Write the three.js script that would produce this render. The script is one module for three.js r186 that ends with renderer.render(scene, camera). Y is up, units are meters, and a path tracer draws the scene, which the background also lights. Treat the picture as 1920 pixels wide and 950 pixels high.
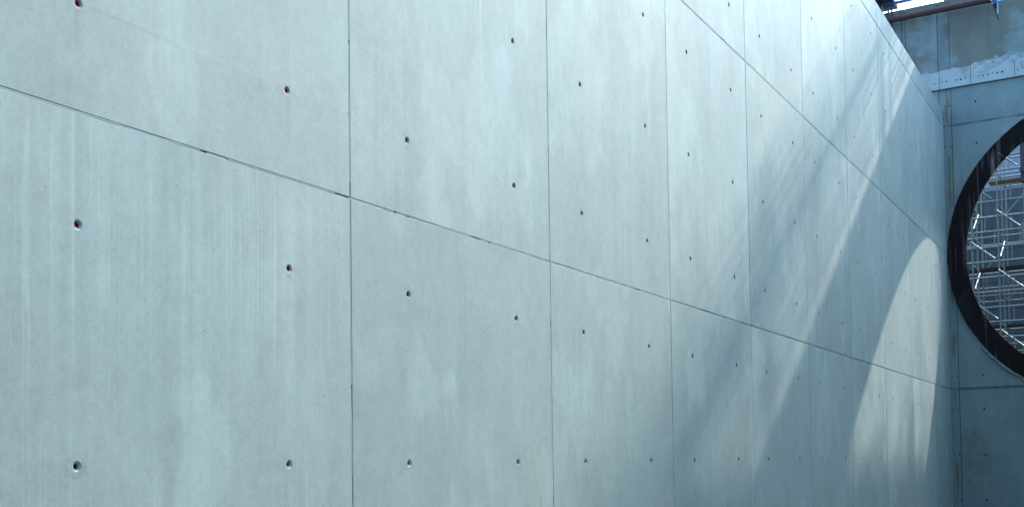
import * as THREE from 'three';
import { mergeGeometries } from 'three/addons/utils/BufferGeometryUtils.js';
import { Brush, Evaluator, SUBTRACTION } from 'three-bvh-csg';

// ---------------------------------------------------------------- camera, sky, sun, exposure
const scene = new THREE.Scene();
const camera = new THREE.PerspectiveCamera(25.93, 1024 / 506, 0.1, 3000);
camera.position.set(3.931, 1.6, 0);
camera.rotation.order = 'YXZ';
camera.rotation.set(0.0374, 0.5296, -0.0136);
camera.setViewOffset(1920, 949.4, 0, -315.6, 1920, 949.4);      // rising front: the lens is shifted upward
camera.updateProjectionMatrix();

const SUN = new THREE.Vector3(1, 1.71, -2.3).normalize();       // towards the sun: behind the end wall, to the right
const SKY_GAIN = 4.75;
{
  const w = 512, h = 256, a = new Float32Array(w * h * 4);
  for (let j = 0; j < h; j++) for (let i = 0; i < w; i++) {
    const lat = ((j + 0.5) / h - 0.5) * Math.PI, lon = ((i + 0.5) / w - 0.5) * 2 * Math.PI;
    const x = Math.cos(lat) * Math.cos(lon), y = Math.sin(lat), z = Math.cos(lat) * Math.sin(lon);
    const c = Math.max(-1, Math.min(1, x * SUN.x + y * SUN.y + z * SUN.z));
    const up = Math.max(0, y), hz = Math.pow(1 - up, 4);
    const g = (1 + c) / 2, wide = 0.41 * g * g * g, mie = 0.45 * Math.pow(g, 10) + 0.9 * Math.pow(g, 60);
    const k = SKY_GAIN * (y < 0 ? 0.35 : 1), o = 4 * (j * w + i);
    a[o] = k * (0.034 + 0.085 * hz + 0.80 * wide + mie); a[o + 1] = k * (0.098 + 0.115 * hz + wide + mie * 0.98); a[o + 2] = k * (0.215 + 0.15 * hz + 1.22 * wide + mie * 0.95); a[o + 3] = 1;
  }
  const t = new THREE.DataTexture(a, w, h, THREE.RGBAFormat, THREE.FloatType);
  t.mapping = THREE.EquirectangularReflectionMapping; t.magFilter = t.minFilter = THREE.LinearFilter; t.needsUpdate = true;
  scene.background = t; scene.environment = t;
}
const sun = new THREE.DirectionalLight(new THREE.Color(1, 0.96, 0.89), 2.0);
sun.position.copy(SUN).multiplyScalar(70).add(new THREE.Vector3(3, 4, -20));
sun.target.position.set(3, 4, -20);
sun.castShadow = true; sun.shadow.radius = 1.9; sun.shadow.mapSize.set(4096, 4096);
Object.assign(sun.shadow.camera, { left: -45, right: 45, top: 45, bottom: -45, near: 1, far: 160 });
scene.add(sun, sun.target);
const EXPOSURE = 1.79;

// ---------------------------------------------------------------- helpers
function rng(seed) { let s = seed >>> 0; return () => { s = (s + 0x6D2B79F5) >>> 0; let t = s; t = Math.imul(t ^ (t >>> 15), t | 1); t ^= t + Math.imul(t ^ (t >>> 7), t | 61); return ((t ^ (t >>> 14)) >>> 0) / 4294967296; }; }
const LAT = (() => { const r = rng(77), a = new Float32Array(65536); for (let i = 0; i < 65536; i++) a[i] = r(); return a; })();
function noise(x, y) {                                              // value noise, 0..1, period 256
  const xi = Math.floor(x), yi = Math.floor(y); let fx = x - xi, fy = y - yi;
  fx = fx * fx * (3 - 2 * fx); fy = fy * fy * (3 - 2 * fy);
  const a = xi & 255, b = (xi + 1) & 255, c = (yi & 255) << 8, d = ((yi + 1) & 255) << 8;
  const p = LAT[c + a], q = LAT[c + b], r = LAT[d + a], s = LAT[d + b];
  return p + (q - p) * fx + (r - p) * fy + (p - q - r + s) * fx * fy;
}
const fbm = (x, y) => 0.5 * noise(x, y) + 0.27 * noise(2.1 * x + 13, 2.1 * y + 7) + 0.15 * noise(4.3 * x + 31, 4.3 * y + 19) + 0.08 * noise(8.7 * x, 8.7 * y + 41);
const sm = (a, b, x) => { const t = Math.max(0, Math.min(1, (x - a) / (b - a))); return t * t * (3 - 2 * t); };
const toS = v => 255 * (v <= 0.0031308 ? 12.92 * v : 1.055 * Math.pow(Math.min(1, v), 1 / 2.4) - 0.055);
function texture(w, h, fn, srgb = true) {                           // fn(x, y, out) -> linear rgb
  const d = new Uint8Array(w * h * 4), o = [0, 0, 0];
  for (let j = 0; j < h; j++) for (let i = 0; i < w; i++) {
    fn(i, j, o); const k = 4 * (j * w + i);
    if (srgb) { d[k] = toS(o[0]); d[k + 1] = toS(o[1]); d[k + 2] = toS(o[2]); } else { d[k] = 255 * o[0]; d[k + 1] = 255 * o[1]; d[k + 2] = 255 * o[2]; }
    d[k + 3] = 255;
  }
  const t = new THREE.DataTexture(d, w, h); t.magFilter = THREE.LinearFilter; t.minFilter = THREE.LinearMipmapLinearFilter; t.generateMipmaps = true;
  t.wrapS = t.wrapT = THREE.RepeatWrapping; if (srgb) t.colorSpace = THREE.SRGBColorSpace; t.needsUpdate = true; return t;
}
const used = {};
function numbered(n) { const k = used[n] = (used[n] ?? -1) + 1; return k ? n + '_' + String(k).padStart(3, '0') : n; }
function thing(name, label, category, [x, y, z] = [0, 0, 0], group) {
  const o = new THREE.Group(); o.name = numbered(name); o.position.set(x, y, z); o.userData = { label, category };
  if (group) o.userData.group = group; scene.add(o); return o;
}
function part(name, geo, mat, parent) { const m = new THREE.Mesh(geo, mat); m.name = name; m.castShadow = m.receiveShadow = true; parent.add(m); return m; }
const V = (x, y, z) => new THREE.Vector3(x, y, z);
function tube(a, b, r, n = 8) {
  const d = b.clone().sub(a), g = new THREE.CylinderGeometry(r, r, d.length(), n);
  g.applyQuaternion(new THREE.Quaternion().setFromUnitVectors(V(0, 1, 0), d.clone().normalize()));
  return g.translate((a.x + b.x) / 2, (a.y + b.y) / 2, (a.z + b.z) / 2);
}
const box = (x0, x1, y0, y1, z0, z1) => new THREE.BoxGeometry(x1 - x0, y1 - y0, z1 - z0).translate((x0 + x1) / 2, (y0 + y1) / 2, (z0 + z1) / 2);

// ---------------------------------------------------------------- concrete
const PW = 2.4, PH = 3.04, HX = [0.5555, 1.8762], HY = [0.474, 1.523, 2.553];
const AC = 3, AR = 2, CW = 682, CH = 1024;                          // an atlas holds six panel faces
function panelAtlas(seed) {
  const cells = [];
  for (let k = 0; k < AC * AR; k++) {
    const r = rng(seed * 100 + k * 7 + 3), dots = [];
    for (let i = 0; i < 45; i++) dots.push([r() * PW, r() * PH, 0.0024 + 0.0042 * r() * r(), 0.3 + 0.6 * r()]);
    for (const y of [0.09, PH - 0.09]) for (let x = 0.05; x < PW; x += 0.47) if (r() < 0.55) dots.push([x + 0.05 * (r() - 0.5), y, 0.0035, 0.5]);
    for (const x of [0.035, PW - 0.035, 1.19]) for (let y = 0.2; y < PH; y += 0.42) if (r() < 0.5) dots.push([x, y + 0.06 * (r() - 0.5), 0.0032, 0.5]);
    const halos = []; for (const x of HX) for (const y of HY) halos.push([x, y, 0.3 + 0.7 * r(), r() < 0.2 ? 0.4 + 0.6 * r() : 0, r() < 0.3 ? 0.4 + 0.6 * r() : 0]);
    const runs = []; for (let i = 0; i < 5; i++) runs.push([r() * PW, r() * PH, 0.004 + 0.01 * r(), 0.4 + 1.2 * r(), 0.5 + 0.5 * r()]);
    cells.push({ ox: r() * 200, oy: r() * 200, dots, halos, runs, wet: r(), streak: 0.3 + 0.75 * r(), split: 0.25 + 0.5 * r(), topLight: r() < 0.35 ? r() : 0, sheet: r() < 0.6 ? 1 : 0, pour: r() < 0.6 ? (r() < 0.5 ? 0 : 1) : -1 });
  }
  return texture(2048, 2048, (i, j, o) => {
    const cx = Math.min(AC - 1, Math.floor(i / CW)), cy = Math.floor(j / CH), c = cells[cy * AC + cx];
    const x = (i - cx * CW) / CW * PW, y = (j - cy * CH) / CH * PH, X = x + c.ox, Y = y + c.oy;
    const warp = 0.5 * noise(X * 1.3, Y * 1.3);
    let v = 1 + 0.20 * (fbm(X * 1.1 + warp, Y * 0.75) - 0.5) + 0.15 * (fbm(X * 4.3, Y * 2.7 + warp) - 0.5);
    v += 0.10 * (noise(X * 60, Y * 50) - 0.5) + 0.085 * (noise(X * 190, Y * 160) - 0.5) + 0.07 * (noise(X * 21, Y * 13) - 0.5);
    // vertical runs of laitance, in clusters
    const cl = sm(0.50, 0.78, noise(X * 1.9 + 40, Y * 0.22 + 9)) * c.streak;
    const XW = X + 0.03 * (noise(X * 0.7, Y * 1.3 + 60) - 0.5) + 0.006 * noise(X * 3, Y * 5), s1 = noise(XW * 75, Y * 0.9 + 3), s2 = noise(XW * 24 + 5, Y * 0.6 + 1), s3 = noise(XW * 140 + 9, Y * 1.6);
    v += cl * (0.3 + 1.1 * noise(X * 2.7, Y * 1.9 + 70)) * (0.13 * sm(0.70, 0.95, s1) + 0.11 * (s2 - 0.5) + 0.10 * sm(0.75, 1, s3));
    v += 0.07 * (noise(X * 11, Y * 0.5) - 0.5) * (0.4 + warp) + 0.035 * sm(0.8, 0.98, noise(XW * 70 + 17, Y * 0.55)) * sm(0.4, 0.7, noise(X * 2 + 5, Y * 1.1 + 20)) ;
    for (const q of c.runs) { const dx = Math.abs(x - q[0] - 0.004 * Math.sin(y * 7)); if (dx < q[2] && Math.abs(y - q[1]) < q[3]) v += 0.06 * q[4] * (1 - dx / q[2]) * (1 - Math.abs(y - q[1]) / q[3]) * (0.3 + noise(X * 3, Y * 9)); }
    // patches with their own ragged outline
    { const ee = Math.min(x, PW - x, y, PH - y); v += 0.13 * sm(0.024, 0.008, ee + 0.012 * noise(X * 16, Y * 16)) * sm(0.5, 0.75, noise(X * 2.3 + 7, Y * 2.3)); }
    v += 0.10 * sm(0.58, 0.66, fbm(X * 1.7 + 50, Y * 0.9 + 3)) - 0.045 * sm(0.56, 0.66, fbm(X * 2.3 + 90, Y * 1.4 + 33));
    if (c.topLight) v += 0.09 * c.topLight * sm(0, 0.03, y - PH + 0.45 * fbm(X * 3.5, 4) + 0.1);
    if (c.sheet) { const d = Math.abs(x - 1.2); if (d < 0.004) v -= 0.06 * (0.3 + noise(3, Y * 3)); v += (x > 1.2 ? 0.02 : -0.015) * (c.wet - 0.3); }
    // stains round tie holes, runs under and over some of them
    let st = 0;
    for (const q of c.halos) {
      const dx = x - q[0], dy = y - q[1]; if (Math.abs(dx) > 0.1) continue;
      const d = Math.hypot(dx, dy), w = noise(X * 40, Y * 40);
      if (d < 0.09) { st += 0.24 * q[2] * sm(0.08, 0.025, d + 0.035 * w); v += 0.10 * sm(0.012, 0.004, Math.abs(d - 0.026 - 0.008 * w)) * q[2]; }
      if (q[3] && dy < 0 && dy > -0.4) st += 0.11 * q[3] * sm(0.028, 0.006, Math.abs(dx) + 0.012 * w) * sm(-0.38, -0.05, dy) * (0.5 + noise(X * 60, Y * 4));
      if (q[4] && dy > 0 && dy < 0.25) st += 0.14 * q[4] * sm(0.022, 0.004, Math.abs(dx) + 0.012 * w) * sm(0.24, 0.02, dy);
    }
    // dirt caught along the joints
    const e = Math.min(x, PW - x, y, PH - y), en = noise(X * 5, Y * 5);
    st += 0.13 * sm(0.014, 0.0, e) * sm(0.3, 0.75, en) + 0.05 * sm(0.05, 0.0, e + 0.03 * noise(X * 30, Y * 30)) * sm(0.4, 0.8, en);
    for (const q of c.dots) { const dx = x - q[0], dy = y - q[1]; if (dx > -0.01 && dx < 0.01 && dy > -0.01 && dy < 0.01) { const d = Math.hypot(dx, dy); if (d < q[2]) st += q[3] * sm(q[2], q[2] * 0.4, d); } }
    if (c.pour >= 0) { const d = Math.abs(y - HY[c.pour] - 0.006 * (noise(X * 6, 3) - 0.5)); st += 0.09 * sm(0.012, 0.003, d) * sm(0.45, 0.75, noise(X * 4, 8)); v += 0.015 * (y > HY[c.pour] ? 1 : -1) * sm(0.35, 0.02, d); }
    v *= Math.max(0.1, 1 - st);
    const tint = fbm(X * 0.9 + 120, Y * 0.9) - 0.5, pk = noise(X * 26, Y * 26) - 0.5;
    o[0] = 0.80 * v * (1 - 0.07 * tint + 0.015 * pk); o[1] = 0.80 * v * (1 + 0.01 * tint - 0.012 * pk); o[2] = 0.80 * v * (1 + 0.06 * tint + 0.012 * pk);
  });
}
const atlases = [1, 2, 3].map(panelAtlas);
const bumpTex = texture(1024, 1024, (i, j, o) => {
  const x = i / 1024 * 32, y = j / 1024 * 32;
  o[0] = o[1] = o[2] = Math.max(0, Math.min(1, 0.5 + 0.5 * (noise(x * 0.5, y * 0.25) - 0.5) + 0.35 * (noise(x * 2, y * 1) - 0.5) + 0.2 * (noise(x * 8, y * 3) - 0.5) + 0.07 * (noise(x * 16, y * 16) - 0.5) - 0.5 * sm(0.93, 0.97, noise(x * 5 + 9, y * 5))));
}, false);
function bumpFor(ru, rv) { const t = bumpTex.clone(); t.repeat.set(ru, rv); t.needsUpdate = true; return t; }
const TONE = [[0.456, 0.560, 0.514], [0.478, 0.584, 0.538], [0.437, 0.541, 0.497]];
const panelBump = bumpFor(AC * PW / 1.6, AR * PH / 1.6);
const panelMats = atlases.map(t => TONE.map(c => new THREE.MeshStandardMaterial({ map: t, color: new THREE.Color(...c), roughness: 0.72, bumpMap: panelBump, bumpScale: 0.0005 })));
const finMat = new THREE.MeshStandardMaterial({ color: new THREE.Color(0.37, 0.46, 0.46), roughness: 0.85 });
const coreMat = new THREE.MeshStandardMaterial({ color: new THREE.Color(0.30, 0.37, 0.37), roughness: 0.95 });
const holeMat = new THREE.MeshStandardMaterial({ color: new THREE.Color(0.19, 0.205, 0.205), roughness: 0.8 });
const sleeveMat = new THREE.MeshStandardMaterial({ color: new THREE.Color(0.34, 0.045, 0.15), roughness: 0.5 });
const mortarMat = new THREE.MeshStandardMaterial({ color: new THREE.Color(0.50, 0.58, 0.585), roughness: 0.85, bumpMap: bumpFor(1, 1), bumpScale: 0.002 });

// a cast panel: lies in x-y, face at z = 0, chamfered, pierced by its tie holes
function panelGeo(w, h, holes, rad, depth, uv, gap = 0.0046) {
  const b = Math.min(0.003, gap * 0.7), s = new THREE.Shape();
  s.moveTo(gap, gap); s.lineTo(w - gap, gap); s.lineTo(w - gap, h - gap); s.lineTo(gap, h - gap); s.closePath();
  for (const [x, y, , rr] of holes) { const p = new THREE.Path(); p.absarc(x, y, rr ?? rad, 0, Math.PI * 2, true); s.holes.push(p); }
  const g = new THREE.ExtrudeGeometry(s, { depth: depth - 2 * b, bevelEnabled: true, bevelThickness: b, bevelSize: b, bevelOffset: -b, bevelSegments: 1, curveSegments: 9 }).translate(0, 0, -depth + b);
  const P = g.attributes.position, U = g.attributes.uv;
  for (let i = 0; i < P.count; i++) { const q = uv(P.getX(i), P.getY(i)); U.setXY(i, q[0], q[1]); }
  return g;
}
// the conical mouth and bore a tie rod leaves, axis z, mouth at z = 0
const lathe = (pts, n = 18) => new THREE.LatheGeometry(pts.map(p => new THREE.Vector2(p[0], p[1])), n).rotateX(Math.PI / 2);
const tieGeo = lathe([[0.0001, -0.13], [0.0130, -0.13], [0.0130, -0.011]]);
const rimGeos = [0, 1, 2, 3, 4].map(v => {                            // chipped mouths, no two alike
  const g = lathe([[0.0130, -0.02], [0.0130, -0.010], [0.0142, -0.0085], [0.0178, -0.0035], [0.0215, -0.001], [0.0245, -0.0012]], 22), P = g.attributes.position;
  for (let i = 0; i < P.count; i++) { const x = P.getX(i), y = P.getY(i), d = Math.hypot(x, y), a = Math.atan2(y, x), q = d > 0.0135 ? 1 + 0.26 * (noise(2 + Math.cos(a) * 1.6 + v * 7, 2 + Math.sin(a) * 1.6) - 0.45) : 1; P.setXY(i, x * q, y * q); }
  g.computeVertexNormals(); return g;
});
const sleeveGeo = lathe([[0.0095, -0.06], [0.0095, -0.008], [0.0122, -0.008], [0.0150, -0.0075], [0.0165, -0.0068], [0.0165, -0.012], [0.0118, -0.015], [0.0118, -0.06]]);

// ---------------------------------------------------------------- ground
const groundMat = new THREE.MeshStandardMaterial({ roughness: 0.95, map: texture(512, 512, (i, j, o) => { const v = 0.09 + 0.06 * (fbm(i / 40, j / 40) - 0.5) + 0.05 * (0.4 * noise(i / 2, j / 2) - 0.2); o[0] = v; o[1] = v * 0.98; o[2] = v * 0.93; }) });
groundMat.map.repeat.set(300, 300);
{ const g = new THREE.Mesh(new THREE.PlaneGeometry(2400, 2400).rotateX(-Math.PI / 2), groundMat); g.name = 'ground'; g.receiveShadow = true; g.userData = { kind: 'structure', label: 'bare dusty concrete floor of the pit running to the horizon' }; scene.add(g); }

// ---------------------------------------------------------------- the long panelled wall on the left
const ZC = -26.22;                                                  // face of the end wall
const Z0 = -4.918, ROWS = [0, 3.124, 6.164, 9.055, 9.456], BASE = [0.084, 3.124, 6.164, 9.055];
{
  const wall = thing('concrete_wall', 'long pale fair-faced concrete wall with rows of tie holes receding along the left', 'wall');
  part('wall_core', box(-0.6, -0.152, 0, 9.44, ZC - 0.6, 4.68), coreMat, wall);
  const r = rng(5); let n = 0;
  for (let k = -4; k <= 8; k++) for (let j = 0; j < 4; j++) {
    const za = Z0 - k * PW, w = k === 8 ? za - ZC : PW, y0 = ROWS[j], h = ROWS[j + 1] - y0;
    const holes = [];
    for (let c = 0; c < 2; c++) for (let m = 0; m < 3; m++) { const x = HX[c] + 0.012 * (r() - 0.5), y = BASE[j] - y0 + HY[m] + 0.012 * (r() - 0.5); if (x < w - 0.1 && y < h - 0.1) holes.push([x, y, m]); }
    const cell = (n * 5 + 2 * j) % 6, at = (n + (n / 6 | 0)) % 3, cx = cell % AC, cy = cell / AC | 0;
    const uv = (x, y) => [(cx * CW + 2 + (CW - 4) * Math.min(1, Math.max(0, x / PW))) / 2048, (cy * CH + 2 + (CH - 4) * Math.min(1, Math.max(0, (y + y0 - BASE[j]) / PH))) / 2048];
    const p = part('concrete_panel', panelGeo(w, h, holes, 0.0215, 0.15, uv, k >= 5 ? 0.009 : k >= 2 ? 0.0068 : 0.0046), panelMats[at][Math.floor(r() * 3)], wall);
    p.rotation.y = Math.PI / 2; p.position.set((r() - 0.5) * 0.002, y0, za);
    p.rotation.x = 0; n++;
    for (const [x, y, m] of holes) {
      const t = part('tie_hole', tieGeo, holeMat, p); t.position.set(x, y, 0); if (k < 2) { const q = part('hole_rim', rimGeos[Math.floor(r() * 5)], finMat, p); q.position.set(x, y, 0); q.rotation.z = r() * 6; } else t.scale.set(k < 5 ? 1.35 : 1.6, k < 5 ? 1.35 : 1.6, 1);
      if (k <= 1 && y + y0 > 1.7 && r() < 0.93) { const s = part('plastic_sleeve', sleeveGeo, sleeveMat, p); s.position.set(x + 0.001, y - 0.001, 0); s.rotation.z = r() * 6; }
    }
    if (k === -1 && j === 0) {                                      // a thin smear of mortar under the joint
      const g = new THREE.IcosahedronGeometry(1, 4), P = g.attributes.position;
      for (let i = 0; i < P.count; i++) { const x = P.getX(i), q = 0.8 + 0.4 * noise(x * 4 + 9, P.getY(i) * 3 + 5); P.setXYZ(i, x * 0.13, P.getY(i) * 0.022 * q + 0.006 * x, P.getZ(i) * 0.0022); }
      g.computeVertexNormals(); const s = part('mortar_smear', g, mortarMat, p); s.position.set(0.05, 3.055, 0);
    }
  }
  // grout fins standing in the joints, broken here and there
  const fin = (len, vertical, seed, rough) => {
    const q = rng(seed), gs = []; let a = 0;
    while (a < len) {
      const bad = q() < rough, l = Math.min(len - a, bad ? 0.03 + 0.08 * q() : 0.05 + 0.4 * q() * q()), w = 0.0046 + 0.0020 * q() + (vertical ? 0 : 0.0010), f = -0.0006 - 0.003 * q() * q() - (bad ? (vertical ? 0.003 : 0.0065) : 0), c = 0.0016 * (q() - 0.5);
      gs.push(vertical ? box(f - 0.1, f, a, a + l, -w / 2 + c, w / 2 + c) : box(f - 0.1, f, -w / 2 + c, w / 2 + c, -a - l, -a)); a += l + (q() < 0.25 ? 0.004 + 0.02 * q() : 0.0008);
    }
    return mergeGeometries(gs);
  };
  for (let k = -3; k <= 8; k++) for (let j = 0; j < 4; j++) { const f = part('grout_fin', fin(ROWS[j + 1] - ROWS[j] - 0.012, true, 900 + k * 9 + j, 0.12), finMat, wall); f.position.set(0, ROWS[j] + 0.006, Z0 - k * PW); }
  for (let j = 1; j < 4; j++) { const f = part('grout_fin', fin(4.68 - ZC, false, 400 + j, 0.15), finMat, wall); f.position.set(0.0006, ROWS[j], 4.68); }
}

// ---------------------------------------------------------------- the end wall with the round opening
const CX = 3.335, CY = 6.09, RO = 3.322, RI = 2.92, TOP = 11.94;
const endTex = texture(1024, 2048, (i, j, o) => {                   // world x -2..4.3, y -0.3..12.3
  const x = -2 + i / 1024 * 6.3, y = -0.3 + j / 2048 * 12.6;
  let v = 1 + 0.34 * (fbm(x * 1.4 + 3, y * 1.4) - 0.5) + 0.20 * (fbm(x * 4 + 40, y * 3.2) - 0.5) + 0.09 * (noise(x * 40, y * 40) - 0.5) + 0.10 * (noise(x * 12 + 7, y * 0.9) - 0.5);
  let R = 1, G = 1, B = 1;
  const n1 = fbm(x * 5 + 11, y * 5), n2 = fbm(x * 9, y * 9 + 77), n3 = noise(x * 30, y * 6);
  if (y > 10.3) {                                                   // rust and algae on the upper lift, with pale washed patches
    const d = sm(0.42, 0.62, fbm(x * 1.3 + 8, y * 1.6 + 2) + 0.16 * sm(0.1, 0.5, x)); v *= 1 - 0.45 * d; R *= 1 + 0.42 * d; G *= 1 + 0.16 * d;
    if (x > -0.08 && x < 0.17) v *= 0.72 + 0.35 * n2;
    const s = 0.8 * sm(0.45, 0.62, fbm(x * 14, y * 16) + 0.9 * sm(0.06 + 0.20 * sm(0.5, 1.1, x), 0.0, y - 10.31) - 0.40); v = v * (1 - s) + 1.35 * s * (0.8 + 0.4 * n3);
  }
  if (x > -0.02 && x < 0.2 && y < 9.9) {                            // rust run beside the corner joint
    const w = 0.035 + 0.05 * noise(3, y * 2.2), d = sm(w, w * 0.2, Math.abs(x - 0.085 - 0.03 * (noise(8, y * 3) - 0.5)) + 0.02 * n2) * sm(0.4, 0.8, noise(5, y * 1.7) + 0.5 * (n2 - 0.5));
    v *= 1 - 0.5 * d; R *= 1 + 0.5 * d; G *= 1 + 0.06 * d; B *= 1 - 0.3 * d;
  }
  const bl = Math.max(sm(0.40, 0.05, Math.hypot((x - 0.48) / 1.3, (y - 2.1) / 0.8) + 0.5 * (n1 - 0.5)), 0.8 * sm(0.4, 0.05, Math.hypot((x - 0.5) / 1.5, (y - 1.2) / 1.6) + 0.7 * (n1 - 0.5)));
  v *= 1 - 0.28 * bl * sm(0.2, 0.8, n2); R *= 1 + 0.12 * bl; B *= 1 - 0.08 * bl;
  for (const jy of [3.124, 9.06]) { const d = sm(0.05, 0.0, Math.abs(y - jy + 0.01) - 0.015 * n3) * sm(0.3, 0.7, noise(x * 3, jy)); v *= 1 - 0.35 * d; }
  v = Math.max(0.1, v);
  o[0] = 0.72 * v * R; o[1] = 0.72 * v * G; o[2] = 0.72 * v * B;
});
const endUV = (x, y) => [(x + 2) / 6.3, (y + 0.3) / 12.6];
const endBump = bumpFor(6.3 / 1.6, 12.6 / 1.6);
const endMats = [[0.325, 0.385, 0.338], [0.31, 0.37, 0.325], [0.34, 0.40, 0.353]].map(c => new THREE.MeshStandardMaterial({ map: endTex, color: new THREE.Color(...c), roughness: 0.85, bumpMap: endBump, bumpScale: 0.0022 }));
const beamTex = texture(1024, 128, (i, j, o) => {
  const x = i / 1024 * 5, y = j / 128 * 0.62; let v = 1 + 0.3 * (fbm(x * 3, y * 3) - 0.5) + 0.1 * (noise(x * 40, y * 40) - 0.5);
  v *= 1 - 0.22 * sm(0.5, 0.72, fbm(x * 6 + 60, y * 7)) * sm(0.22, 0.38, y + 0.2 * noise(x * 9, 4)); o[0] = 0.8 * v; o[1] = 0.8 * v; o[2] = 0.79 * v;
});
const beamMat = new THREE.MeshStandardMaterial({ map: beamTex, color: new THREE.Color(0.56, 0.58, 0.53), roughness: 0.85, bumpMap: bumpFor(3, 1), bumpScale: 0.004 });
{
  const wall = thing('concrete_wall', 'tall shaded concrete end wall pierced by the round tunnel opening, with a pale ledge across it', 'wall');
  const r = rng(21), ev = new Evaluator(); ev.attributes = ['position', 'normal', 'uv']; ev.useGroups = false;
  const cut = new Brush(new THREE.CylinderGeometry(3.2, 3.2, 4, 96).rotateX(Math.PI / 2).translate(CX, CY, 0)); cut.updateMatrixWorld();
  const core = new Brush(box(-3.2, 12.2, 0, TOP - 0.01, -0.3, -0.152)); core.updateMatrixWorld();
  const cg = ev.evaluate(core, cut, SUBTRACTION).geometry; const c = part('wall_core', cg, coreMat, wall); c.position.z = ZC;
  const XS = [-3.2, -0.77, -0.08, 0.178, 2.58, 4.98, 7.38, 9.78, 12.2], YS = [0, 3.124, 6.164, 9.06, 9.9, 10.312, TOP];
  for (let a = 0; a < 8; a++) for (let b = 0; b < 6; b++) {
    const x0 = XS[a], w = XS[a + 1] - x0, y0 = YS[b], h = YS[b + 1] - y0;
    if (b === 4 && x0 > -0.7) continue;                             // the ledge takes this course
    if (x0 < -0.1 && b < 3) continue;                               // behind the long wall
    const holes = [];
    const hx = a === 2 ? [0.11, 0.222] : a === 3 ? [0.505, 1.9] : a > 3 ? [0.55, 1.87] : [];
    for (const x of hx) for (const wy of [0.64, 1.65, 2.66, 3.4, 4.5, 5.55, 6.55, 7.57, 8.58, 9.52]) {
      const y = wy - y0, px = x0 + x; if (y < 0.1 || y > h - 0.1 || x > w - 0.01) continue;
      if (Math.hypot(px - CX, wy - CY) < RO + 0.25) continue;
      holes.push([x, y]);
    }
    let g = panelGeo(w, h, holes, a === 2 ? 0.014 : 0.02, 0.15, (x, y) => endUV(x + x0, y + y0));
    const dx = Math.max(x0 - CX, 0, CX - x0 - w), dy = Math.max(y0 - CY, 0, CY - y0 - h);
    if (Math.hypot(dx, dy) < 3.21) {
      g.translate(x0, y0, 0); const br = new Brush(g); br.updateMatrixWorld();
      g = ev.evaluate(br, cut, SUBTRACTION).geometry; if (!g.attributes.position.count) continue; g.translate(-x0, -y0, 0);
    }
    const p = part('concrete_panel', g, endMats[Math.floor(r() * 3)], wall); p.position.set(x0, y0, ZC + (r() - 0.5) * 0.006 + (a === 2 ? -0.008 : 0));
    for (const [x, y] of holes) { const t = part('tie_hole', tieGeo, holeMat, p); t.position.set(x, y, 0); if (a === 2) t.scale.set(0.72, 0.72, 1); else t.scale.set(1.1, 1.1, 1); }
  }
  // the ledge: cast lengths with a line of bolt holes and slumped mortar along the top
  const edges = [-0.42, -0.05, 0.61, 1.51, 3.0, 4.6, 6.2, 7.8, 9.4, 12.2];
  for (let i = 0; i < edges.length - 1; i++) {
    const w = edges[i + 1] - edges[i], bolts = [];
    if (edges[i] < 2) for (let x = 0.06; x < w - 0.05; x += 0.098) {
      const wx = edges[i] + x; if (wx > 1.28 && wx < 1.55 || wx > 1.7 || wx < -0.25 || r() < 0.12) continue;
      bolts.push([x + 0.01 * (r() - 0.5), 0.155 + 0.02 * (r() - 0.5), 0, 0.011 + 0.012 * r()]);
    }
    const g = panelGeo(w, 0.4, bolts, 0, 0.16, (x, y) => [(x + edges[i] + 0.5) / 5, (y + 0.05) / 0.62], 0.004);
    const s = part('ledge_length', g, beamMat, wall); s.position.set(edges[i], 9.905, ZC + 0.05 + 0.004 * (i % 2));
  }
  const mr = rng(8);
  for (let x = -0.35; x < 2.2; x += 0.14 + 0.32 * mr()) {
    const g = new THREE.IcosahedronGeometry(1, 3), P = g.attributes.position, sd = mr() * 90;
    for (let i = 0; i < P.count; i++) { const q = 0.75 + 0.5 * noise(P.getX(i) * 2 + sd, P.getY(i) * 2 + sd); P.setXYZ(i, P.getX(i) * 0.11 * q, P.getY(i) * (0.02 + 0.05 * mr() * 0.2 + (x > 0.6 ? 0.05 : 0.01)) * q, P.getZ(i) * 0.018 * q); }
    g.computeVertexNormals(); const s = part('mortar_lump', g, beamMat, wall); s.position.set(x, 10.30 + 0.02 * mr(), ZC + 0.036);
  }
}

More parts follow.
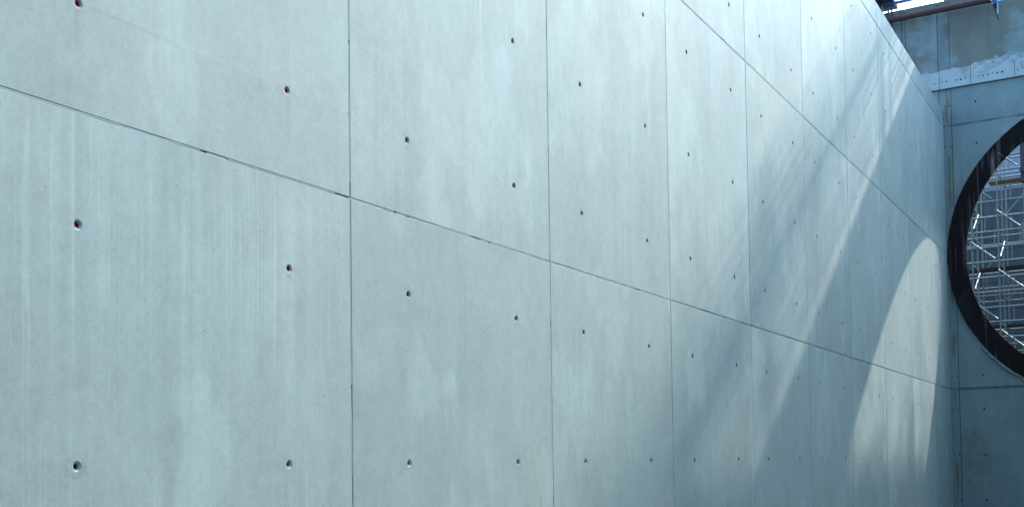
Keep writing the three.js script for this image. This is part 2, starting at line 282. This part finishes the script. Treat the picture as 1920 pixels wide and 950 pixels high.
// ---------------------------------------------------------------- dark steel ring round the opening
{
  const ringTex = texture(1024, 1024, (i, j, o) => {                // world metres from the ring's centre, -3.5..3.5
    const x = -3.5 + i / 1024 * 7, y = -3.5 + j / 1024 * 7;
    let v = 0.009 + 0.014 * fbm(x * 5, y * 5) * fbm(x * 1.5, y * 1.5 + 9), rr = 1.55, bb = 0.9;
    const run = sm(0.62, 0.9, noise(x * 34, y * 0.9 + 4)) * sm(0.4, 0.75, noise(x * 5 + 3, y * 1.1));
    v += 0.045 * run;
    const lime = sm(0.10, 0.02, Math.abs(x + 2.33 - 0.03 * (y - 1.6)) + 0.05 * noise(x * 20, y * 5)) * sm(0.9, 1.5, y) * sm(2.3, 2.0, y);
    v += 0.15 * lime * (0.4 + noise(x * 40, y * 7)); bb += 0.2 * lime;
    const film = sm(0.06, -0.06, y + 0.75 + 0.25 * noise(x * 6, 2) + 0.3 * (Math.hypot(x, y) - 3.2) / 0.4) * sm(-1.9, -0.9, y) * sm(3.02, 3.28, Math.hypot(x, y) + 0.1 * noise(x * 9, y * 9)) * (x < 0 ? 1 : 0);
    v += 0.012 * film * (0.4 + 0.9 * noise(x * 30, y * 2)); bb += 0.2 * film; rr -= 0.3 * film;
    o[0] = v * rr; o[1] = v * 0.98; o[2] = v * bb;
  });
  const mat = new THREE.MeshPhysicalMaterial({ map: ringTex, roughness: 0.92, specularIntensity: 0.25, bumpMap: bumpFor(6, 6), bumpScale: 0.002 });
  const ring = thing('steel_ring', 'dark rust-streaked ring framing the round tunnel opening', 'ring', [CX, CY, ZC]);
  const N = 8, half = 0.0012;
  for (let k = 0; k < N; k++) {
    const a0 = k * 2 * Math.PI / N + half, a1 = (k + 1) * 2 * Math.PI / N - half, s = new THREE.Shape();
    s.absarc(0, 0, RO, a0, a1, false); s.absarc(0, 0, RI, a1, a0, true); s.closePath();
    const g = new THREE.ExtrudeGeometry(s, { depth: 0.05, bevelEnabled: true, bevelThickness: 0.01, bevelSize: 0.01, bevelOffset: -0.01, bevelSegments: 2, curveSegments: 28 });
    const P = g.attributes.position, U = g.attributes.uv;
    for (let i = 0; i < P.count; i++) {
      const x = P.getX(i), y = P.getY(i), d = Math.hypot(x, y), q = 1 + (d > 3.2 ? 0.010 : 0.003) * (fbm(x * 4 + 30, y * 4 + 30) - 0.6);
      P.setXY(i, x * q, y * q); U.setXY(i, (x + 3.5) / 7, (y + 3.5) / 7);
    }
    part('ring_segment', g, mat, ring);
  }
  const q = rng(31), gs = [];                                       // ragged grout lip under the lower right of the ring
  for (let a = -1.9; a > -2.47; a -= 0.033) { const g = new THREE.IcosahedronGeometry(1, 2), R = RO + 0.03 + 0.02 * q(); g.scale(0.07 + 0.05 * q(), 0.02 + 0.025 * q(), 0.03 + 0.03 * q()).rotateZ(a + Math.PI / 2 + 0.3 * (q() - 0.5)).translate(R * Math.cos(a), R * Math.sin(a), 0.01); gs.push(g); }
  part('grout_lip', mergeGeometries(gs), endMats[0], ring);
}

// ---------------------------------------------------------------- things on and over the end wall
const galv = new THREE.MeshStandardMaterial({ color: new THREE.Color(0.22, 0.25, 0.24), roughness: 0.42, metalness: 0.6 });
const blueSteel = new THREE.MeshStandardMaterial({ color: new THREE.Color(0.03, 0.08, 0.20), roughness: 0.5 });
const paleBlue = new THREE.MeshStandardMaterial({ color: new THREE.Color(0.30, 0.50, 0.62), roughness: 0.5 });
const greenSteel = new THREE.MeshStandardMaterial({ color: new THREE.Color(0.16, 0.34, 0.27), roughness: 0.6 });
const darkSteel = new THREE.MeshStandardMaterial({ color: new THREE.Color(0.03, 0.045, 0.07), roughness: 0.6 });
const rustMat = new THREE.MeshStandardMaterial({ roughness: 0.75, map: texture(256, 64, (i, j, o) => { const v = 0.5 + fbm(i / 9, j / 9); o[0] = 0.082 * v; o[1] = 0.031 * v; o[2] = 0.022 * v; }) });
const timber = new THREE.MeshStandardMaterial({ roughness: 0.85, map: texture(128, 512, (i, j, o) => { const v = 0.7 + 0.6 * noise(i / 3, j / 60); o[0] = 0.26 * v; o[1] = 0.16 * v; o[2] = 0.085 * v; }) });
const darkTimber = new THREE.MeshStandardMaterial({ color: new THREE.Color(0.07, 0.05, 0.065), roughness: 0.85 });
{
  const p = thing('waling_pipe', 'dark rusty red pipe fixed level along the top of the end wall', 'pipe', [0, 11.64, ZC + 0.27]);
  part('pipe', tube(V(-1.6, 0, 0), V(1.14, 0, 0), 0.065, 16), rustMat, p);
  for (const x of [-1.2, 1.05]) part('collar', tube(V(x - 0.03, 0, 0), V(x + 0.03, 0, 0), 0.074, 16), rustMat, p);
  const b = thing('pipe_bracket', 'bright blue clamp bracket at the end of the rusty pipe, with a thin strut', 'bracket', [1.17, 11.55, ZC + 0.27]);
  part('clamp', mergeGeometries([box(-0.045, 0.04, -0.035, 0.035, -0.05, 0.05), box(-0.018, 0.018, 0.035, 0.30, -0.02, 0.02), box(-0.03, 0.03, -0.03, 0.03, -0.26, -0.05)]), blueSteel, b);
  part('post', tube(V(-0.055, 0.02, 0.06), V(-0.055, 0.5, 0.06), 0.018), paleBlue, b);
  part('post', tube(V(0.06, -0.27, 0.02), V(0.06, 0.5, 0.02), 0.014), paleBlue, b);
  part('strut', tube(V(-0.03, -0.05, 0.03), V(0.06, -0.37, -0.1), 0.013), darkSteel, b);
  part('bolt', tube(V(-0.035, -0.045, 0.05), V(-0.035, -0.045, 0.085), 0.02, 6), galv, b);
  const h = thing('handrail_tube', 'thin pale blue tube running right from the blue bracket', 'rail', [0, 11.555, ZC + 0.30]);
  part('tube', tube(V(1.22, 0, 0), V(4.4, 0, 0), 0.017), paleBlue, h); for (const x of [2.6, 4.2]) part('bracket_arm', tube(V(x, 0, 0), V(x, 0, -0.3), 0.014), paleBlue, h);
}
// fence of close upright bars along the top
{
  const L = ['white bar fence section at the corner above the rusty pipe', 'white bar fence section farther right along the wall top, above the blue bracket', 'third white bar fence section from the corner on the end wall', 'fourth white bar fence section from the corner on the end wall'];
  let first = null;
  for (let k = 0; k < 4; k++) {
    const x = -2.2 + 2.4 * k, lab = L[k];
    if (!first) {
      first = thing('bar_fence', lab, 'fence', [x, TOP, ZC - 0.12], 'fence sections along the top of the end wall');
      const fm = new THREE.MeshStandardMaterial({ color: new THREE.Color(0.55, 0.60, 0.64), roughness: 0.5 }), bg = box(-0.007, 0.007, 0.0, 1.95, -0.006, 0.006);
      for (let i = 0; i < 20; i++) part('bar', bg, fm, first).position.x = 0.05 + i * 0.12;
      part('rail', box(0, 2.39, 1.93, 1.97, -0.02, 0.02), fm, first); for (const [y, t] of [[0.34, 0.05], [0.47, 0.06], [0.66, 0.07], [0.87, 0.08], [1.08, 0.06], [1.30, 0.11], [1.52, 0.07], [1.74, 0.10]]) part('shade_board', box(0.02, 2.37, y, y + t, 0.008, 0.03), fm, first);  // boards added above the frame to thin the sunlight passing the fence
      part('post', box(0.0, 0.05, 0, 2.1, -0.06, -0.01), fm, first);
    } else { const c = first.clone(); c.name = numbered('bar_fence'); c.position.x = x; c.userData = { ...first.userData, label: lab }; scene.add(c); }
  }
  const g = thing('added_streak_boards', 'added unseen dark timber boards on posts high above the end wall, spaced to cast streaks on the long wall', 'shadow_boards', [0, 0, ZC - 0.5]);  // added out of view, gaps tuned for soft shadow streaks
  for (const [y, h] of [[13.55, 0.05], [13.8, 0.07], [14.02, 0.09], [14.22, 0.115], [14.44, 0.125], [14.68, 0.11], [14.92, 0.08], [15.18, 0.05], [15.45, 0.035]]) part('board', box(-6, 12.2, y, y + h, 0, 0.04), darkTimber, g);
  for (let x = -6; x < 12.3; x += 3.03) part('post', box(x - 0.05, x + 0.05, TOP - 0.4, 15.6, -0.12, -0.02), darkTimber, g);
}
// scaffold ends behind the long wall's top corner
{
  const s = thing('wall_scaffold', 'narrow scaffold of dark and green posts behind the far top corner of the wall', 'scaffold', [0, 0, ZC + 0.27]);
  part('post', tube(V(-1.215, 0, 0), V(-1.215, 12.6, 0), 0.024), greenSteel, s);
  part('post', tube(V(-1.07, 0, 0.02), V(-1.07, 12.6, 0.02), 0.018), darkSteel, s);
  part('post', tube(V(-1.005, 0, -0.02), V(-1.005, 12.6, -0.02), 0.018), darkSteel, s);
  part('rail', box(-0.97, 1.0, 11.985, 12.025, -0.02, 0.02), blueSteel, s);
  part('rail', box(-0.97, 1.0, 12.045, 12.065, -0.05, -0.02), paleBlue, s);
  part('deck', box(-2.4, -0.95, 12.06, 12.14, -0.5, 0.6), darkTimber, s);
  part('bracket', mergeGeometries([box(-1.17, -1.0, 12.0, 12.06, -0.05, 0.05), box(-1.06, -0.93, 11.97, 12.04, -0.04, 0.04)]), blueSteel, s);
  part('bracket', box(-2.3, -1.24, 11.99, 12.06, -0.08, 0.2), darkSteel, s);
  const w = thing('hanging_cable', 'thin dark cable hanging in front of the end wall behind the rusty pipe', 'cable', [-0.815, 0, ZC + 0.16]);
  part('cable', new THREE.TubeGeometry(new THREE.CatmullRomCurve3([V(-0.03, 12.05, 0.02), V(-0.02, 11.8, 0), V(0.005, 11.4, 0.01), V(0, 10.9, 0), V(0.01, 9.5, 0)]), 24, 0.009, 6), darkSteel, w);
}

// ---------------------------------------------------------------- the shaft behind the opening
const farWallMat = new THREE.MeshStandardMaterial({ roughness: 0.95, map: texture(512, 512, (i, j, o) => { const x = i / 40, y = j / 40; const v = 0.095 + 0.07 * (fbm(x, y) - 0.5) + 0.03 * (noise(x * 9, y) - 0.5); o[0] = 0.75 * v; o[1] = 0.80 * v; o[2] = 0.75 * v; }) });  // one dark mottled tone for the lower far-wall panels
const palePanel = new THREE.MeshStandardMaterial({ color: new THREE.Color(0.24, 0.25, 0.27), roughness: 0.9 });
farWallMat.map.repeat.set(0.08, 0.08);
{
  const w = thing('concrete_wall', 'dark far wall of the shaft seen behind the scaffold through the opening', 'wall', [0, 0, -58]);
  const gs = new THREE.ExtrudeGeometry((() => { const s = new THREE.Shape(); s.moveTo(0.006, 0.006); s.lineTo(2.994, 0.006); s.lineTo(2.994, 2.894); s.lineTo(0.006, 2.894); s.closePath(); return s; })(), { depth: 0.3, bevelEnabled: true, bevelThickness: 0.01, bevelSize: 0.01, bevelOffset: -0.01, bevelSegments: 1 });
  for (let i = -3; i < 5; i++) for (let j = 0; j < 6; j++) part('wall_panel', gs, j === 5 ? palePanel : farWallMat, w).position.set(i * 3, j * 2.9, 0);
  part('wall_core', box(-9, 15, 0, 17.3, -0.8, -0.012), coreMat, w);
}
{
  const w = thing('concrete_wall', 'unseen side wall of the shaft beyond the opening, with uprights added along its top to streak the sunlight', 'wall', [7.2, 0, 0]);
  part('wall_core', box(0, 0.5, 0, 13.75, -57.9, ZC - 0.4), coreMat, w);
  const d = thing('shade_slab', 'added unseen roof over the front of the shaft, cutting the sky light inside', 'shade_roof', [-6, 11.42, -34]);
  part('shade_roof', box(0, 8.8, 0, 0.32, 0, 7.4), coreMat, d); part('shade_side_wall', box(-0.5, 0, -11.42, 3.5, -23.9, 7.4), coreMat, d);  // roof and left side added out of view to darken the shaft
  const r = rng(12), bars = [];
  for (let z = -33; z > -44; z -= 0.24 + 0.34 * r()) { const t = r(), h = 0.5 + 4.8 * t * t * Math.min(1, Math.max(0.12, (-z - 35.5) / 5)), b = 0.02 + 0.055 * r(); bars.push(box(0.2 - b, 0.2 + b, 13.75, 13.75 + h, z - b, z + b)); }
  part('streak_bars', mergeGeometries(bars), darkSteel, w).userData.kind = 'stuff';  // uprights added in the sun path to streak the sunlit patch
  const q = thing('concrete_wall', 'long wall of the pit opposite the panelled wall, outside the view', 'wall', [6.95, 0, 0]);
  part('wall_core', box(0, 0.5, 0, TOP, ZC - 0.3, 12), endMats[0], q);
}
// ---------------------------------------------------------------- scaffold
{
  const s = thing('scaffold_tower', 'tall galvanised tube scaffold with bright diagonal braces inside the round opening', 'scaffold');
  const r = rng(61);
  const XP = [-2.08, -1.25, -0.43, 0.4, 1.22, 2.05, 2.87], ZP = [-40, -41.3, -42.6], LIFT = 1.02, HT = 14.3;
  const pg = tube(V(0, 0, 0), V(0, HT, 0), 0.026), lx = tube(V(0, 0, 0), V(0.826, 0, 0), 0.029), lz = tube(V(0, 0, 0), V(0, 0, -1.3), 0.024);
  const dg = tube(V(0, 0.72, 0), V(0.74, 0.08, 0), 0.029), sg = tube(V(0, 0, 0), V(0, 0.52, 0), 0.020), dz = tube(V(0, 0.15, 0), V(0, 0.85, -1.25), 0.023);
  const rg = tube(V(0, 0.05, 0), V(0.8, 0.95, 0), 0.022);
  for (const x of XP) for (const z of ZP) part('post', pg, galv, s).position.set(x, 0, z);
  for (let l = 1; l < 14; l++) {
    const y = l * LIFT;
    ZP.forEach((z, zi) => { for (let i = 0; i < 6; i++) {
      if (zi !== 1 || l % 2) part('ledger', lx, galv, s).position.set(XP[i], y + 0.05 * (zi % 2), z);
      if (zi === 2 && (l + i) % 3 === 0) part('rear_brace', rg, galv, s).position.set(XP[i], y, z - 0.06);
      if (zi === 0 || zi === 2 && l % 2) { part('guard_rail', lx, galv, s).position.set(XP[i], y + 0.5, z - 0.04); if (zi === 0 && (i + l) % 2) part('brace', dg, galv, s).position.set(XP[i] + 0.12 - 0.02 * l, y, z + 0.05); part('baluster', sg, galv, s).position.set(XP[i] + 0.41, y, z - 0.04); }
    } });
    for (const x of XP.slice(0, 5)) for (let i = 0; i < 2; i++) { part('transom', lz, galv, s).position.set(x, y - 0.05, ZP[i]); if (i === 0 && (x < -1 && x > -2 && l % 2 || x > -0.5 && x < 0 && l % 4 === 0)) part('cross_brace', dz, galv, s).position.set(x + 0.05, y, ZP[i]); }
  }
  for (const l of [2, 4, 6, 8]) for (let i = 0; i < 3; i++) part('deck_board', box(-2.2, 2.9, l * LIFT + 0.03, l * LIFT + 0.075, -42.5 + i * 0.3, -42.23 + i * 0.3), darkTimber, s);
  for (let i = 0; i < 3; i++) part('deck_board', box(-0.7, 3.6, 10.86, 10.91, -40.3 - i * 0.28, -40.05 - i * 0.28), timber, s);
}
{
  const f = thing('formwork_column', 'shadowed mauve timber formwork column at the right inside the opening', 'column', [0.34, 0, -39.7]);
  part('shutter', box(0, 0.5, 10.7, 14.2, -0.05, 0), darkTimber, f); part('shutter', box(0, 0.05, 10.7, 14.2, -0.5, -0.052), darkTimber, f);
  for (const y of [11.0, 12.0, 13.0]) part('waler', box(-0.03, 0.55, y, y + 0.1, 0.001, 0.05), darkTimber, f);
  const p = thing('steel_prop', 'short pale blue grey steel prop at the right edge inside the opening', 'prop', [0.31, 8.74, -39.75]);
  part('shaft', box(0, 0.09, 0, 0.62, 0, 0.09), galv, p); part('end_plate', box(-0.03, 0.12, -0.02, 0, -0.03, 0.12), galv, p); part('end_plate', box(-0.03, 0.12, 0.62, 0.64, -0.03, 0.12), galv, p);
}
renderIt();
function renderIt() {
  const renderer = new THREE.WebGLRenderer({ antialias: true });
  renderer.setSize(1024, 506);
  renderer.toneMapping = THREE.LinearToneMapping; renderer.toneMappingExposure = EXPOSURE;
  renderer.shadowMap.enabled = true; renderer.shadowMap.type = THREE.PCFSoftShadowMap;
  renderer.render(scene, camera);
}
